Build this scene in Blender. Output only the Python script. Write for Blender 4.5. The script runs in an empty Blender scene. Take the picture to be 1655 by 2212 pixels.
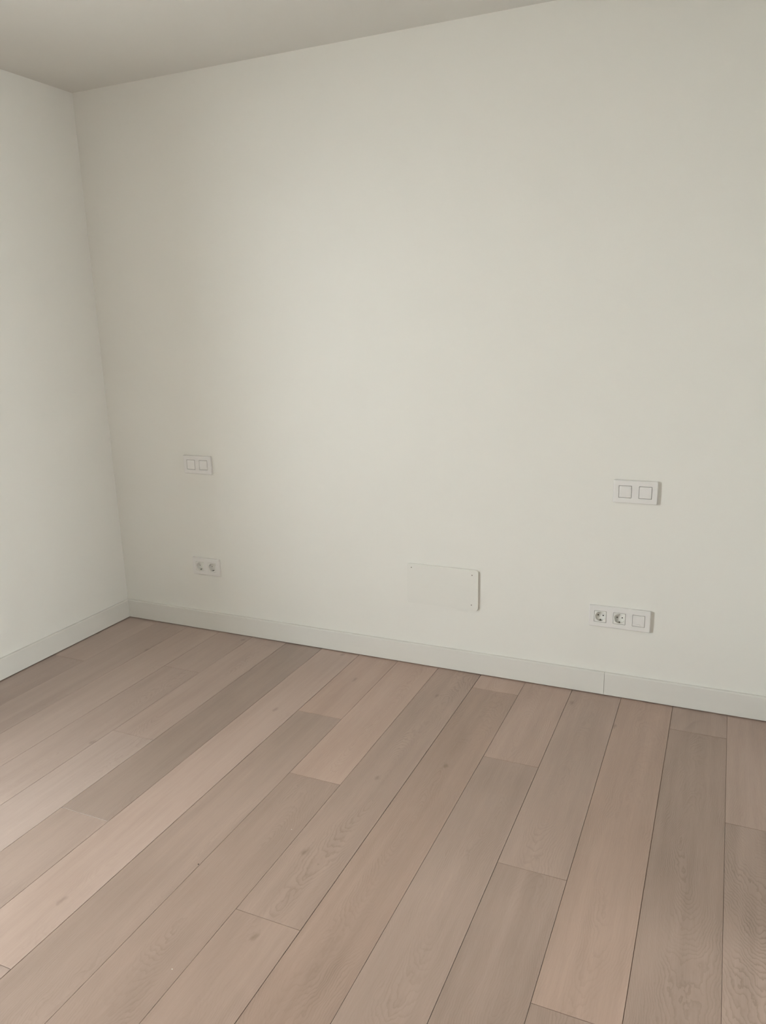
import bpy, bmesh, math, random
from mathutils import Matrix, Vector

scene = bpy.context.scene
C = scene.collection
random.seed(7)

# ------------------------------------------------------------------ camera
cam_d = bpy.data.cameras.new('camera')
cam = bpy.data.objects.new('camera', cam_d)
C.objects.link(cam)
cam_d.sensor_fit = 'VERTICAL'
cam_d.sensor_height = 24.0
cam_d.lens = 24.0 * 1657.0 / 2212.0
cam_d.clip_start = 0.02
cam.matrix_world = Matrix((
    (0.91339712, -0.07432554, 0.40022671, 2.7741),
    (0.40630020, 0.22688215, -0.88512408, -2.8885),
    (-0.02501698, 0.97108198, 0.23743198, 1.4456),
    (0, 0, 0, 1)))
scene.camera = cam

# ------------------------------------------------------------------ world, light, exposure
world = bpy.data.worlds.new('overcast_sky')
scene.world = world
world.use_nodes = True
bg = world.node_tree.nodes['Background']
bg.inputs['Color'].default_value = (0.932, 0.969, 1.0, 1)
bg.inputs['Strength'].default_value = 1.0

ROOM_W, ROOM_D, H = 8.0, 5.0, 2.482            # x 0..ROOM_W, y -ROOM_D..0
DOOR_Y0, DOOR_Y1, DOOR_H = -2.95, -1.75, 2.38  # balcony door in the left wall
WALL_T = 0.36
STUB_X, STUB_Y = 3.09, -1.18                     # partition that closes the alcove on the right
WIN_Y0, WIN_Y1, WIN_Z0, WIN_Z1 = -4.0, -0.4, 0.05, 2.35   # wide window in the far right wall


def portal(name, loc, rot, sx, sy):
    d = bpy.data.lights.new(name, 'AREA')
    d.shape = 'RECTANGLE'
    d.size, d.size_y = sx, sy
    d.cycles.is_portal = True
    o = bpy.data.objects.new(name, d)
    o.location, o.rotation_euler = loc, rot
    C.objects.link(o)


# sampling guides only: the light itself is the sky seen through the two openings
portal('balcony_door_portal', (-WALL_T - 0.01, (DOOR_Y0 + DOOR_Y1) / 2, DOOR_H / 2),
       (0, -math.pi / 2, 0), DOOR_H, DOOR_Y1 - DOOR_Y0)
portal('window_portal', (ROOM_W + WALL_T + 0.01, (WIN_Y0 + WIN_Y1) / 2, (WIN_Z0 + WIN_Z1) / 2),
       (0, math.pi / 2, 0), WIN_Z1 - WIN_Z0, WIN_Y1 - WIN_Y0)

vs = scene.view_settings
vs.view_transform = 'Standard'
vs.look = 'None'
vs.gamma = 1.0
vs.use_curve_mapping = False
vs.exposure = 4.30

cy = scene.cycles
cy.use_denoising = True
cy.use_adaptive_sampling = True
cy.adaptive_threshold = 0.05
cy.max_bounces = 9
cy.diffuse_bounces = 7
cy.glossy_bounces = 4
cy.transparent_max_bounces = 16
cy.sample_clamp_indirect = 8.0


# ------------------------------------------------------------------ materials
def mat(name, color, rough=0.5, spec=0.5, bump=None, metallic=0.0):
    m = bpy.data.materials.new(name)
    m.use_nodes = True
    nt = m.node_tree
    b = nt.nodes['Principled BSDF']
    b.inputs['Base Color'].default_value = (*color, 1)
    b.inputs['Roughness'].default_value = rough
    b.inputs['Specular IOR Level'].default_value = spec
    b.inputs['Metallic'].default_value = metallic
    if bump:
        scale, dist, stren = bump
        tc = nt.nodes.new('ShaderNodeTexCoord')
        nz = nt.nodes.new('ShaderNodeTexNoise')
        nz.inputs['Scale'].default_value = scale
        nz.inputs['Detail'].default_value = 2
        bp = nt.nodes.new('ShaderNodeBump')
        bp.inputs['Distance'].default_value = dist
        bp.inputs['Strength'].default_value = stren
        nt.links.new(tc.outputs['Object'], nz.inputs['Vector'])
        nt.links.new(nz.outputs['Fac'], bp.inputs['Height'])
        nt.links.new(bp.outputs['Normal'], b.inputs['Normal'])
    return m


M_WALL = mat('wall_paint', (0.716, 0.702, 0.665), 0.45, 0.5, (160, 0.0006, 0.25))
M_CEIL = mat('ceiling_paint', (0.68, 0.67, 0.64), 0.8, 0.2, (160, 0.0006, 0.2))
M_BASE = mat('white_lacquer', (0.658, 0.641, 0.607), 0.24, 0.5)
M_PLASTIC = mat('white_plastic', (0.695, 0.678, 0.664), 0.32, 0.5)
M_SOCKET = mat('socket_plastic', (0.72, 0.71, 0.68), 0.38, 0.5)
M_COVER = mat('painted_cover', (0.70, 0.687, 0.65), 0.32, 0.4, (220, 0.0004, 0.2))
M_DARK = mat('dark_gap', (0.03, 0.024, 0.02), 0.8, 0.2)
M_CONTACT = mat('dull_metal', (0.18, 0.17, 0.15), 0.45, 0.5, None, 0.8)
M_SCREW = mat('screw_recess', (0.22, 0.20, 0.17), 0.5, 0.4)
M_SUB = mat('subfloor', (0.20, 0.125, 0.085), 0.9, 0.1)
M_FRAME = mat('door_frame_lacquer', (0.82, 0.82, 0.80), 0.4, 0.5)
M_CONC = mat('balcony_concrete', (0.45, 0.44, 0.42), 0.85, 0.2, (30, 0.002, 0.4))
M_PAVE = mat('pale_paving', (0.50, 0.485, 0.46), 0.9, 0.2)


def glass_mat():
    m = bpy.data.materials.new('window_glass')
    m.use_nodes = True
    nt = m.node_tree
    nt.nodes.clear()
    out = nt.nodes.new('ShaderNodeOutputMaterial')
    mix = nt.nodes.new('ShaderNodeMixShader')
    fr = nt.nodes.new('ShaderNodeFresnel')
    fr.inputs['IOR'].default_value = 1.45
    tr = nt.nodes.new('ShaderNodeBsdfTransparent')
    tr.inputs['Color'].default_value = (0.95, 0.97, 0.96, 1)
    gl = nt.nodes.new('ShaderNodeBsdfGlossy')
    gl.inputs['Roughness'].default_value = 0.0
    # a ray leaving the pane passes straight on: only the outer face of each side mirrors
    geo = nt.nodes.new('ShaderNodeNewGeometry')
    inv = nt.nodes.new('ShaderNodeMath')
    inv.operation = 'SUBTRACT'
    inv.inputs[0].default_value = 1.0
    nt.links.new(geo.outputs['Backfacing'], inv.inputs[1])
    mul = nt.nodes.new('ShaderNodeMath')
    mul.operation = 'MULTIPLY'
    nt.links.new(fr.outputs[0], mul.inputs[0])
    nt.links.new(inv.outputs[0], mul.inputs[1])
    nt.links.new(mul.outputs[0], mix.inputs[0])
    nt.links.new(tr.outputs[0], mix.inputs[1])
    nt.links.new(gl.outputs[0], mix.inputs[2])
    nt.links.new(mix.outputs[0], out.inputs[0])
    return m


M_GLASS = glass_mat()


def wood_mat():
    """White-oiled oak. Growth rings cut by a flat-sawn board; the object's own
    properties (tone, warm, pith, slope, ring, figure, seed) make every plank a different cut; tone and warm also carry painted light."""
    m = bpy.data.materials.new('white_oiled_oak')
    m.use_nodes = True
    nt = m.node_tree
    N, L = nt.nodes, nt.links
    b = N['Principled BSDF']

    def attr(name):
        a = N.new('ShaderNodeAttribute')
        a.attribute_type = 'OBJECT'
        a.attribute_name = name
        return a.outputs['Fac']

    def mth(op, a, bb=None, c=None, clamp=False):
        n = N.new('ShaderNodeMath')
        n.operation = op
        n.use_clamp = clamp
        for i, v in enumerate((a, bb, c)):
            if v is None:
                continue
            if isinstance(v, (int, float)):
                n.inputs[i].default_value = v
            else:
                L.new(v, n.inputs[i])
        return n.outputs[0]

    tc = N.new('ShaderNodeTexCoord')
    sep = N.new('ShaderNodeSeparateXYZ')
    L.new(tc.outputs['Object'], sep.inputs[0])
    x, y = sep.outputs['X'], sep.outputs['Y']
    seed = attr('seed')

    def coords(sx, sy, off=0.0):
        n = N.new('ShaderNodeCombineXYZ')
        L.new(mth('MULTIPLY', x, sx), n.inputs[0])
        L.new(mth('MULTIPLY', y, sy), n.inputs[1])
        L.new(mth('ADD', seed, off), n.inputs[2])
        return n.outputs[0]

    def noise(vec, scale, detail=3.0, rough=0.5):
        n = N.new('ShaderNodeTexNoise')
        L.new(vec, n.inputs['Vector'])
        n.inputs['Scale'].default_value = scale
        n.inputs['Detail'].default_value = detail
        n.inputs['Roughness'].default_value = rough
        return n.outputs['Fac']

    # large slow wander of the pith and of the cut depth
    wob_x = mth('MULTIPLY', mth('SUBTRACT', noise(coords(1.0, 1.0, 3.1), 2.2, 2), 0.5), 0.12)
    wob_h = mth('MULTIPLY', mth('SUBTRACT', noise(coords(2.2, 1.0, 7.7), 3.0, 2.5), 0.5), 0.085)
    fine_w = mth('MULTIPLY', mth('SUBTRACT', noise(coords(5.0, 2.2, 1.3), 9.0, 3), 0.5), 0.014)
    dx = mth('ADD', mth('SUBTRACT', x, attr('pith')), wob_x)
    hh = mth('ADD', mth('MULTIPLY', mth('ADD', y, attr('shift')), attr('slope')), wob_h)
    r2 = mth('ADD', mth('MULTIPLY', dx, dx), mth('MULTIPLY', hh, hh))
    rad = mth('ADD', mth('SQRT', r2), fine_w)
    ph = mth('MULTIPLY', rad, attr('ring'))
    saw = mth('FRACT', ph)
    # slow rise, quick fall: earlywood to latewood
    band = mth('MULTIPLY', mth('POWER', saw, 4.0),
               mth('SUBTRACT', 1.0, mth('POWER', saw, 16.0)))
    band = mth('MULTIPLY', band, mth('ADD', mth('MULTIPLY', noise(coords(6.0, 2.0, 5.0), 2.0, 1), 1.2), 0.1))
    # the oil evens the grain out except in patches
    pr = N.new('ShaderNodeMapRange')
    pr.interpolation_type = 'SMOOTHSTEP'
    L.new(noise(coords(7.0, 2.0, 41.0), 1.6, 2.5), pr.inputs['Value'])
    pr.inputs['From Min'].default_value = 0.40
    pr.inputs['From Max'].default_value = 0.66
    pr.inputs['To Min'].default_value = 0.22
    pr.inputs['To Max'].default_value = 1.0
    band = mth('MULTIPLY', band, pr.outputs[0])
    # pores and fibres, long along the plank
    fib = noise(coords(60.0, 2.6, 11.0), 6.0, 2, 0.65)
    streak = noise(coords(14.0, 0.7, 17.0), 2.0, 2, 0.6)
    cloud = noise(coords(3.0, 1.1, 23.0), 1.6, 2, 0.55)

    val = mth('ADD', attr('tone'), mth('MULTIPLY', mth('SUBTRACT', streak, 0.5), 0.30))
    val = mth('ADD', val, mth('MULTIPLY', mth('SUBTRACT', cloud, 0.5), 0.26))
    val = mth('ADD', val, mth('MULTIPLY', mth('SUBTRACT', fib, 0.5), 0.16))
    val = mth('SUBTRACT', val, mth('MULTIPLY', mth('MULTIPLY', band, attr('figure')), 0.50))

    # a knot or two per plank
    vor = N.new('ShaderNodeTexVoronoi')
    vor.voronoi_dimensions = '2D'
    kv = N.new('ShaderNodeCombineXYZ')
    L.new(mth('ADD', x, mth('MULTIPLY', seed, 1.37)), kv.inputs[0])
    L.new(mth('ADD', mth('MULTIPLY', y, 0.55), mth('MULTIPLY', seed, 0.71)), kv.inputs[1])
    L.new(kv.outputs[0], vor.inputs['Vector'])
    vor.inputs['Scale'].default_value = 4.6
    kn = N.new('ShaderNodeMapRange')
    ragged = mth('MULTIPLY', mth('SUBTRACT', noise(coords(30.0, 14.0, 51.0), 3.0, 1), 0.5), 0.07)
    L.new(mth('ADD', vor.outputs['Distance'], ragged), kn.inputs['Value'])
    kn.inputs['From Min'].default_value = 0.012
    kn.inputs['From Max'].default_value = 0.05
    kn.inputs['To Min'].default_value = 1.0
    kn.inputs['To Max'].default_value = 0.0
    pick = mth('GREATER_THAN', N_sep(N, L, vor.outputs['Color']), 0.74)
    knot = mth('MULTIPLY', mth('MULTIPLY', kn.outputs[0], pick), 0.26)
    val = mth('SUBTRACT', val, knot)

    ramp = N.new('ShaderNodeValToRGB')
    L.new(val, ramp.inputs['Fac'])
    e = ramp.color_ramp.elements
    e[0].position, e[0].color = 0.0, (0.20, 0.142, 0.108, 1)
    e[1].position, e[1].color = 1.0, (0.575, 0.452, 0.38, 1)
    k = ramp.color_ramp.elements.new(0.5)
    k.color = (0.388, 0.287, 0.232, 1)
    # some planks are pinker, some greyer; the left rows' cool grey imitates sky sheen
    hue = N.new('ShaderNodeMix')
    hue.data_type = 'RGBA'
    hue.blend_type = 'MULTIPLY'
    hue.inputs['Factor'].default_value = 1.0
    tint = N.new('ShaderNodeMix')
    tint.data_type = 'RGBA'
    L.new(attr('warm'), tint.inputs['Factor'])
    tint.inputs[6].default_value = (0.955, 0.995, 1.06, 1)
    tint.inputs[7].default_value = (1.045, 0.975, 0.955, 1)
    L.new(ramp.outputs['Color'], hue.inputs[6])
    L.new(tint.outputs[2], hue.inputs[7])
    L.new(hue.outputs[2], b.inputs['Base Color'])
    b.inputs['Roughness'].default_value = 0.34
    b.inputs['Specular IOR Level'].default_value = 0.7
    bp = N.new('ShaderNodeBump')
    bp.inputs['Strength'].default_value = 0.25
    bp.inputs['Distance'].default_value = 0.0006
    L.new(fib, bp.inputs['Height'])
    L.new(bp.outputs['Normal'], b.inputs['Normal'])
    return m


def N_sep(N, L, col):
    s = N.new('ShaderNodeSeparateColor')
    L.new(col, s.inputs[0])
    return s.outputs[0]


M_WOOD = wood_mat()


# ------------------------------------------------------------------ mesh helpers
def bm_box(bm, x0, x1, y0, y1, z0, z1):
    v = [bm.verts.new(p) for p in ((x0, y0, z0), (x1, y0, z0), (x1, y1, z0), (x0, y1, z0),
                                   (x0, y0, z1), (x1, y0, z1), (x1, y1, z1), (x0, y1, z1))]
    for f in ((0, 3, 2, 1), (4, 5, 6, 7), (0, 1, 5, 4), (1, 2, 6, 5), (2, 3, 7, 6), (3, 0, 4, 7)):
        bm.faces.new([v[i] for i in f])


def obj(name, bm, m, parent=None, loc=(0, 0, 0), smooth=False):
    me = bpy.data.meshes.new(name)
    bmesh.ops.recalc_face_normals(bm, faces=bm.faces)
    bm.to_mesh(me)
    bm.free()
    if smooth:
        for p in me.polygons:
            p.use_smooth = True
    me.materials.append(m)
    o = bpy.data.objects.new(name, me)
    C.objects.link(o)
    o.location = loc
    o.parent = parent
    return o


def box(name, x0, x1, y0, y1, z0, z1, m, parent=None):
    bm = bmesh.new()
    bm_box(bm, x0, x1, y0, y1, z0, z1)
    return obj(name, bm, m, parent)


def boxes(name, lst, m, parent=None):
    bm = bmesh.new()
    for b in lst:
        bm_box(bm, *b)
    return obj(name, bm, m, parent)


def struct(o):
    o['kind'] = 'structure'
    return o


def thing(name, label, cat, loc, group=None):
    o = bpy.data.objects.new(name, None)
    o.empty_display_size = 0.05
    C.objects.link(o)
    o.location = loc
    o['label'], o['category'] = label, cat
    if group:
        o['group'] = group
    return o


def prism(points, y0, y1, bevel_front=0.0, seg=3):
    """A plate whose outline lies in the xz plane, front face at y0 (towards the room), back at y1."""
    bm = bmesh.new()
    fr = [bm.verts.new((x, y0, z)) for x, z in points]
    bk = [bm.verts.new((x, y1, z)) for x, z in points]
    f = bm.faces.new(fr)
    bm.faces.new(bk[::-1])
    n = len(points)
    for i in range(n):
        bm.faces.new((fr[i], bk[i], bk[(i + 1) % n], fr[(i + 1) % n]))
    if bevel_front:
        bmesh.ops.bevel(bm, geom=list(f.edges), offset=bevel_front, segments=seg, profile=0.5, affect='EDGES')
    return bm


def rrect(w, h, r, n=6):
    pts = []
    for cx, cz, a0 in ((w / 2 - r, h / 2 - r, 0), (-w / 2 + r, h / 2 - r, 90),
                       (-w / 2 + r, -h / 2 + r, 180), (w / 2 - r, -h / 2 + r, 270)):
        for i in range(n + 1):
            a = math.radians(a0 + 90 * i / n)
            pts.append((cx + r * math.cos(a), cz + r * math.sin(a)))
    return pts


def cut(target, cutters):
    """Boolean difference, applied, cutters removed."""
    for c in cutters:
        md = target.modifiers.new('cut', 'BOOLEAN')
        md.operation = 'DIFFERENCE'
        md.solver = 'EXACT'
        md.object = c
    dg = bpy.context.evaluated_depsgraph_get()
    dg.update()
    me = bpy.data.meshes.new_from_object(target.evaluated_get(dg))
    target.modifiers.clear()
    target.data = me
    for c in cutters:
        bpy.data.objects.remove(c)


# ------------------------------------------------------------------ room shell
e_ = 0.15
wall_back = struct(box('wall_back', -WALL_T, ROOM_W + WALL_T, 0, e_, -0.05, H + 0.1, M_WALL))
struct(boxes('wall_left', [(-WALL_T, 0, DOOR_Y1, 0, -0.05, H + 0.1),
                           (-WALL_T, 0, -ROOM_D, DOOR_Y0, -0.05, H + 0.1),
                           (-WALL_T, 0, DOOR_Y0, DOOR_Y1, DOOR_H, H + 0.1)], M_WALL))
struct(box('wall_right', STUB_X, STUB_X + 0.1, STUB_Y, 0, -0.05, H + 0.1, M_WALL))
struct(boxes('wall_far_right', [(ROOM_W, ROOM_W + WALL_T, -ROOM_D, WIN_Y0, -0.05, H + 0.1),
                            (ROOM_W, ROOM_W + WALL_T, WIN_Y1, 0, -0.05, H + 0.1),
                            (ROOM_W, ROOM_W + WALL_T, WIN_Y0, WIN_Y1, -0.05, WIN_Z0),
                            (ROOM_W, ROOM_W + WALL_T, WIN_Y0, WIN_Y1, WIN_Z1, H + 0.1)], M_WALL))
struct(box('wall_front', -WALL_T, ROOM_W + WALL_T, -ROOM_D - e_, -ROOM_D, -0.05, H + 0.1, M_WALL))
struct(box('ceiling', 0, ROOM_W, -ROOM_D, 0, H, H + 0.1, M_CEIL))

# balcony outside the door: slab with a low kerb
struct(boxes('balcony', [(-1.7, -WALL_T, -4.4, 0.2, -0.14, -0.02),
                         (-1.7, -1.60, -4.4, 0.2, -0.02, 0.08)], M_CONC))


struct(box('sky_blocker', -1.7, -WALL_T, -4.4, 0.2, 2.60, 2.78, M_CONC))  # unseen slab over the balcony, added to cut high sky off the near floor
struct(box('ground', -40, 40, -40, 40, -3.3, -3.1, M_PAVE))


# glazed balcony door and window (frames, leaves, panes)
def glazed(name, a0, a1, z0, z1, depth, leaves):
    """Fill an opening from y = a0 to a1 in a wall that runs along y."""
    def bb(u0, u1, w0, w1, d0, d1):
        return (d0, d1, u0, u1, w0, w1)
    fr = 0.05
    d0, d1 = depth, depth + 0.06
    root = struct(boxes(name, [bb(a0, a0 + fr, z0, z1, d0, d1), bb(a1 - fr, a1, z0, z1, d0, d1),
                               bb(a0 + fr, a1 - fr, z1 - fr, z1, d0, d1),
                               bb(a0 + fr, a1 - fr, z0, z0 + 0.03, d0, d1)], M_FRAME))
    w = (a1 - a0 - 2 * fr) / leaves
    for i in range(leaves):
        u0, u1 = a0 + fr + i * w + 0.003, a0 + fr + (i + 1) * w - 0.003
        s = 0.06
        lz0, lz1 = z0 + 0.033, z1 - fr - 0.003
        boxes('leaf', [bb(u0, u0 + s, lz0, lz1, d0 + 0.005, d1 - 0.005), bb(u1 - s, u1, lz0, lz1, d0 + 0.005, d1 - 0.005),
                       bb(u0 + s, u1 - s, lz1 - s, lz1, d0 + 0.005, d1 - 0.005),
                       bb(u0 + s, u1 - s, lz0, lz0 + s, d0 + 0.005, d1 - 0.005)], M_FRAME, root)
        boxes('pane', [bb(u0 + s, u1 - s, lz0 + s, lz1 - s, d0 + 0.027, d0 + 0.033)], M_GLASS, root)
    return root


glazed('door_1', DOOR_Y0, DOOR_Y1, 0.0, DOOR_H, -WALL_T + 0.02, 1)
glazed('window_1', WIN_Y0, WIN_Y1, WIN_Z0, WIN_Z1, ROOM_W + WALL_T - 0.08, 2)

# ------------------------------------------------------------------ floor: every oak plank is a piece
floor = struct(box('floor', 0, ROOM_W, -ROOM_D, 0, -0.05, -0.0035, M_SUB))
PW = 0.19
X0 = 2.858                       # the seam that meets the back wall near the right edge of the photograph
GAP = {0: 0.9, -1: 1.5, -2: 1.3, -3: 1.4, -4: 1.2, -5: 1.9, -6: 1.0, -7: 1.0, -8: 1.9,
       -9: 1.3, -10: 1.2, -11: 1.1, -12: 1.3, -13: 0.9, -14: 0.6, -15: 0.8}   # mm
# end joints per row (row k runs from seam k to seam k + 1): y of the joints, back to front
JOINT = {
    0: [-0.694, -2.55], -1: [-0.190, -2.10], -2: [-1.519, -3.40], -3: [-1.110, -2.95],
    -4: [-0.611, -2.40], -5: [-0.136, -2.00], -6: [-1.532, -3.40], -7: [-0.945, -2.80],
    -8: [-0.563, -2.42], -9: [-1.895, -3.75], -10: [-1.379, -3.20], -11: [-0.949, -2.80],
    -12: [-0.428, -2.30], -13: [-1.75, -3.60], -14: [-1.45, -3.3], -15: [-0.517, -2.40],
    1: [-1.30, -3.2], 2: [-0.55, -2.4], 3: [-1.75, -3.6], 4: [-1.0, -2.9], 5: [-0.3, -2.2]}
# tone (0 dark .. 1 pale), warm (0 grey .. 1 pink), pith, slope, shift, ring density, figure, back to front
D = {  # near pieces darkened and wall-side ones paled to even out the light
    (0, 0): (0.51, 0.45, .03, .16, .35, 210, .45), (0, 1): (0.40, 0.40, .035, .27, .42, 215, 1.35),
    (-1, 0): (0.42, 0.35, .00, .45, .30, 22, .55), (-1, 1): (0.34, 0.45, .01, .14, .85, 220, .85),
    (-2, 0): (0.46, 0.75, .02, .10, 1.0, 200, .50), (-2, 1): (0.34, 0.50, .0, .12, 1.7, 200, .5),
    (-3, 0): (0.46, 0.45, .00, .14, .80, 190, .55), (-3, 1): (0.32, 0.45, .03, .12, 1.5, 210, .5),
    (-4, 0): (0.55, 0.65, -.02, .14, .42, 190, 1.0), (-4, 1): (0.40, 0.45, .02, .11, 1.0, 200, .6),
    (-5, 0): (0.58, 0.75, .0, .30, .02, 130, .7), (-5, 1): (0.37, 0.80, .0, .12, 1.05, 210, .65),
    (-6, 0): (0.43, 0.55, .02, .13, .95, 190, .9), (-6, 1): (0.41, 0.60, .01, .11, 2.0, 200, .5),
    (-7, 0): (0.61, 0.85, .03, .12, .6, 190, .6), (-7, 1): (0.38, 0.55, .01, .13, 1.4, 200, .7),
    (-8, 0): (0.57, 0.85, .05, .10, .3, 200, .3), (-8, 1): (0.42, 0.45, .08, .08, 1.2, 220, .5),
    (-9, 0): (0.62, 0.50, .07, .08, 1.0, 190, .35), (-9, 1): (0.49, 0.30, .0, .10, 2.1, 200, .4),  # from this row leftward warm is lowered to paint in cool sky sheen
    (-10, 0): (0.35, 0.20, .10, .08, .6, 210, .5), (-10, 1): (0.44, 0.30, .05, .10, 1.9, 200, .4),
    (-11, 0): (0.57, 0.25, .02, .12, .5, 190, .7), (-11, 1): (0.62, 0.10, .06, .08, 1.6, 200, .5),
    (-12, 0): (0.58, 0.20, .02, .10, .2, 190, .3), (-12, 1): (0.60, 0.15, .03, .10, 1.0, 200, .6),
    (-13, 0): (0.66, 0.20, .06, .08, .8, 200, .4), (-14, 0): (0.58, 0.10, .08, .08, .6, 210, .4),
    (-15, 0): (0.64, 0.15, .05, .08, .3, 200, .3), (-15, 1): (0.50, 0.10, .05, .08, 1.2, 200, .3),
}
rng = random.Random(11)


def plank(x0, x1, y0, y1, data, seed):
    """y0 nearer the camera than y1; origin at the plank's centre."""
    cx, cyy = (x0 + x1) / 2, (y0 + y1) / 2
    bm = bmesh.new()
    bm_box(bm, x0 - cx, x1 - cx, y0 - cyy, y1 - cyy, -0.0035, 0)
    top = [ed for ed in bm.edges if all(v.co.z > -0.001 for v in ed.verts)]
    bmesh.ops.bevel(bm, geom=top, offset=0.0003, segments=1, affect='EDGES')
    o = obj('plank', bm, M_WOOD, floor, (cx, cyy, 0))
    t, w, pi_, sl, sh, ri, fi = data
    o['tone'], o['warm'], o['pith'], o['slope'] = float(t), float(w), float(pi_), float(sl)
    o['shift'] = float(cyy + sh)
    o['ring'], o['figure'], o['seed'] = float(ri), float(fi), float(seed)


for k in range(-16, 28):
    xa, xb = X0 + k * PW, X0 + (k + 1) * PW
    xa, xb = max(xa, 0.004), min(xb, ROOM_W - 0.004)
    if xb - xa < 0.01:
        continue
    ga = GAP.get(k, 1.2) * 0.0005
    gb = GAP.get(k + 1, 1.2) * 0.0005
    ys = [-0.003] + JOINT.get(k, [-1.2, -3.1]) + [-ROOM_D + 0.005]
    for i in range(len(ys) - 1):
        g1 = 0.0 if i == 0 else 0.0007
        g0 = 0.0 if i == len(ys) - 2 else 0.0007
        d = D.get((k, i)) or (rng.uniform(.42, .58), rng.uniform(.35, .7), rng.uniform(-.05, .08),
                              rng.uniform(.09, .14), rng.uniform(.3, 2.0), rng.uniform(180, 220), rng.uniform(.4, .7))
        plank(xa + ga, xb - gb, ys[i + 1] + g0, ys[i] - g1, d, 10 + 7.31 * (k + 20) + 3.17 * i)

# ------------------------------------------------------------------ baseboards
BT, BH, BG = 0.014, 0.0955, 0.0035


def base_profile():
    r = 0.004
    pts = [(0, BG), (BT, BG)]
    for i in range(6):
        a = math.radians(90 * i / 5)
        pts.append((BT - r + r * math.cos(a), BH - r + r * math.sin(a)))
    pts.append((0, BH))
    return pts


def baseboard(root, wall, a0, a1, mitre0=0.0, mitre1=0.0):
    """Extrude the profile along the wall; the mitres shorten the proud face at an inside corner."""
    bm = bmesh.new()
    ends = []
    for a, mt in ((a0, mitre0), (a1, mitre1)):
        ring = []
        for d, z in base_profile():
            s = a + mt * d
            p = {'back': (s, -d, z), 'left': (d, s, z), 'right': (STUB_X - d, s, z),
                 'front': (s, -ROOM_D + d, z)}[wall]
            ring.append(bm.verts.new(p))
        ends.append(ring)
    n = len(ends[0])
    for i in range(n):
        bm.faces.new((ends[0][i], ends[0][(i + 1) % n], ends[1][(i + 1) % n], ends[1][i]))
    bm.faces.new(ends[0])
    bm.faces.new(ends[1])
    return obj('board', bm, M_BASE, root)


def base_root(side):
    o = bpy.data.objects.new('baseboard_' + side, None)
    C.objects.link(o)
    return struct(o)


r_ = base_root('back')
baseboard(r_, 'back', 0.0, 2.4095, 1, 0)
baseboard(r_, 'back', 2.4107, STUB_X, 0, -1)
r_ = base_root('left')
baseboard(r_, 'left', 0.0, DOOR_Y1, -1, 0)
baseboard(r_, 'left', DOOR_Y0, -ROOM_D, 0, 1)
r_ = base_root('right')
baseboard(r_, 'right', 0.0, STUB_Y, -1, 0)
r_ = base_root('front')
baseboard(r_, 'front', 0.0, ROOM_W, 1, 0)

# ------------------------------------------------------------------ switch and socket plates
PITCH, MOD, HOLE = 0.071, 0.0436, 0.0460
PLATE_T = 0.0115


def make_frame(n):
    w = 0.0852 + PITCH * (n - 1)
    # slightly pillowed plate: back outline, rounded front edge
    bm = prism(rrect(w, 0.0850, 0.003, 4), -PLATE_T, 0.0, 0.0028, 3)
    o = obj('frame', bm, M_PLASTIC)
    cs = []
    for i in range(n):
        cx = (i - (n - 1) / 2) * PITCH
        cs.append(obj('cutter', prism([(cx + px, pz) for px, pz in rrect(HOLE, HOLE, 0.001, 2)], -0.03, 0.01), M_DARK))
    cut(o, cs)
    return o


def make_outlet():
    """45 mm module with a round well, two pin holes and slots for the earth springs."""
    bm = prism(rrect(MOD, MOD, 0.0008, 2), -0.0118, 0.022, 0.0005, 2)
    o = obj('outlet', bm, M_SOCKET)
    cs = []
    ring = [(0.0190 * math.cos(2 * math.pi * i / 48), 0.0190 * math.sin(2 * math.pi * i / 48)) for i in range(48)]
    cs.append(obj('cutter', prism(ring, -0.03, 0.0018), M_SOCKET))
    for sx in (-1, 1):
        hole = [(sx * 0.0095 + 0.0027 * math.cos(2 * math.pi * i / 20), 0.0027 * math.sin(2 * math.pi * i / 20)) for i in range(20)]
        cs.append(obj('cutter', prism(hole, -0.02, 0.016), M_SOCKET))
    for sz in (-1, 1):
        bmc = bmesh.new()
        z0, z1 = sorted((sz * 0.0160, sz * 0.0203))
        bm_box(bmc, -0.0026, 0.0026, -0.009, 0.012, z0, z1)
        cs.append(obj('cutter', bmc, M_SOCKET))
    cut(o, cs)
    parts = []
    for sx in (-1, 1):
        hole = [(sx * 0.0095 + 0.00268 * math.cos(2 * math.pi * i / 20), 0.00268 * math.sin(2 * math.pi * i / 20)) for i in range(20)]
        parts.append(obj('pin_contact', prism(hole, 0.0040, 0.0155), M_DARK, o))
    for sz in (-1, 1):
        z0, z1 = sorted((sz * 0.0166, sz * 0.0180))
        bmc = bmesh.new()
        bm_box(bmc, -0.0019, 0.0019, -0.0075, 0.0115, z0, z1)
        parts.append(obj('earth_spring', bmc, M_CONTACT, o))
    return o


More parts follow.
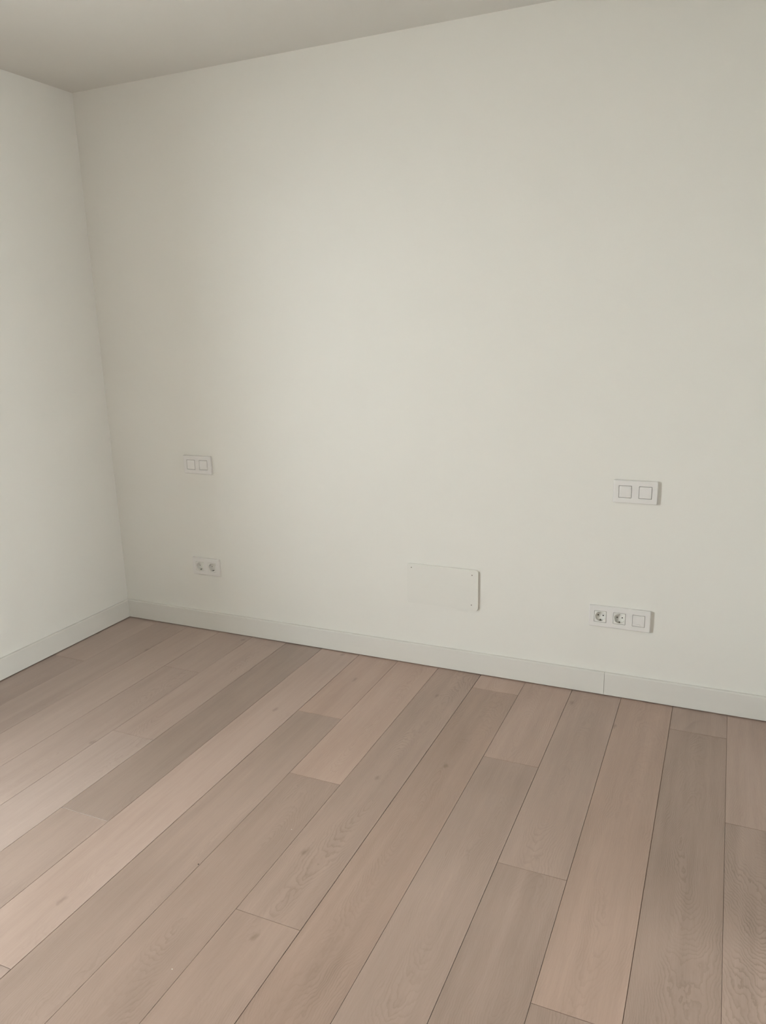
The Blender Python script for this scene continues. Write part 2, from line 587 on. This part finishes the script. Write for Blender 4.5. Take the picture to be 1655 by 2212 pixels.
def make_rocker():
    """Square rocker key, its face very slightly bowed."""
    bm = bmesh.new()
    n = 6
    h = MOD / 2 - 0.0003
    grid = []
    for j in range(n + 1):
        row = []
        for i in range(n + 1):
            x = -h + 2 * h * i / n
            z = -h + 2 * h * j / n
            edge = max(abs(x), abs(z)) / h
            y = -0.0122 - 0.0004 * (1 - (z / h) ** 2) + (0.0006 if edge > 0.999 else 0.0)
            row.append(bm.verts.new((x, y, z)))
        grid.append(row)
    for j in range(n):
        for i in range(n):
            bm.faces.new((grid[j][i], grid[j][i + 1], grid[j + 1][i + 1], grid[j + 1][i]))
    per = grid[0][:] + [grid[j][n] for j in range(1, n + 1)] + grid[n][n - 1::-1] + [grid[j][0] for j in range(n - 1, 0, -1)]
    back = [bm.verts.new((v.co.x, -0.003, v.co.z)) for v in per]
    m_ = len(per)
    for i in range(m_):
        bm.faces.new((per[i], back[i], back[(i + 1) % m_], per[(i + 1) % m_]))
    bm.faces.new(back)
    return obj('rocker', bm, M_PLASTIC)


def make_flap():
    """Blank data module: flat shutter with a small raised tab at its foot."""
    bm = prism(rrect(MOD, MOD, 0.0008, 2), -0.0122, 0.0, 0.0005, 2)
    o = obj('shutter', bm, M_PLASTIC)
    bm = prism([(px, pz - 0.0175) for px, pz in rrect(0.0125, 0.0075, 0.0008, 2)], -0.0140, -0.0122, 0.0004, 2)
    obj('tab', bm, M_PLASTIC, o)
    return o


def clone(o, parent, loc):
    c = o.copy()
    C.objects.link(c)
    c.parent = parent
    c.location = loc
    for ch in o.children:
        g = ch.copy()
        C.objects.link(g)
        g.parent = c
    return c


F2, F3 = make_frame(2), make_frame(3)
OUT, ROCK, FLAP = make_outlet(), make_rocker(), make_flap()
protos = [F2, F3, OUT, ROCK, FLAP]


back_boxes = []


def plate(name, label, cat, x, z, mods, group):
    bmw = bmesh.new()              # the recess in the wall that takes the modules
    hw = 0.024 + PITCH * (len(mods) - 1) / 2
    bm_box(bmw, x - hw, x + hw, -0.02, 0.045, z - 0.024, z + 0.024)
    back_boxes.append(obj('cutter', bmw, M_WALL))
    t = thing(name, label, cat, (x, 0, z), group)
    n = len(mods)
    clone(F2 if n == 2 else F3, t, (0, 0, 0))
    for i, md in enumerate(mods):
        cx = (i - (n - 1) / 2) * PITCH
        clone(md, t, (cx, 0, 0))
    return t


plate('light_switch', 'white double light switch high on the wall near the dim left corner', 'light switch',
      0.5235, 0.828, [ROCK, ROCK], 'double light switches on the back wall')
plate('light_switch', 'white double light switch on the bright right part of the wall', 'light switch',
      2.4885, 0.8255, [ROCK, ROCK], 'double light switches on the back wall')
plate('wall_socket', 'white double power socket low on the wall near the dim left corner', 'power socket',
      0.5255, 0.3275, [OUT, OUT], 'power sockets above the baseboard')
plate('wall_socket', 'wide white three-gang plate with two sockets and a blank shutter', 'power socket',
      2.4550, 0.3275, [OUT, OUT, FLAP], 'power sockets above the baseboard')
for o in protos:
    for ch in list(o.children):
        bpy.data.objects.remove(ch)
    bpy.data.objects.remove(o)

cut(wall_back, back_boxes)

# ------------------------------------------------------------------ screwed cover plate
cov = thing('access_cover', 'white rectangular screwed cover plate low on the middle of the wall', 'cover plate', (1.7345, 0, 0.3695))
obj('panel', prism(rrect(0.3145, 0.1765, 0.010, 6), -0.0085, 0.0, 0.0016, 2), M_COVER, cov)
for sx, sz in ((-0.137, 0.071), (-0.051, 0.069), (0.1315, 0.0655), (0.129, -0.0645), (-0.140, -0.0585), (0.043, -0.061)):
    seen = (sx, sz) in ((-0.137, 0.071), (0.1315, 0.0655), (0.129, -0.0645))
    ring = [(sx + 0.0024 * math.cos(2 * math.pi * i / 14), sz + 0.0024 * math.sin(2 * math.pi * i / 14)) for i in range(14)]
    obj('screw', prism(ring, -0.0090, -0.0084), M_SCREW if seen else M_COVER, cov)

# ------------------------------------------------------------------ crumbs left on the floor by the builders
M_GRIT = mat('dark_grit', (0.07, 0.05, 0.045), 0.9, 0.2)
M_PLASTER = mat('plaster_crumb', (0.78, 0.76, 0.72), 0.9, 0.2)


def crumb(label, x, y, r, m, seed):
    rg = random.Random(seed)
    bm = bmesh.new()
    bmesh.ops.create_icosphere(bm, subdivisions=2, radius=r)
    for v in bm.verts:
        v.co *= rg.uniform(0.75, 1.2)
        v.co.z *= 0.6
    lo = min(v.co.z for v in bm.verts)
    for v in bm.verts:
        v.co.z -= lo
    o = obj('crumb', bm, m, None, (x, y, 0))
    o['label'], o['category'], o['group'] = label, 'crumb', 'crumbs on the oak floor'


crumb('tiny dark grit crumb beside a plank seam in the left half of the floor', 1.5245, -1.4315, 0.0019, M_GRIT, 3)
crumb('tiny white plaster crumb near the bottom edge of the photo, lower left', 1.6902, -1.749, 0.0014, M_PLASTER, 4)
crumb('tiny white plaster crumb on a plank in the middle of the floor', 1.6882, -1.2024, 0.0013, M_PLASTER, 5)
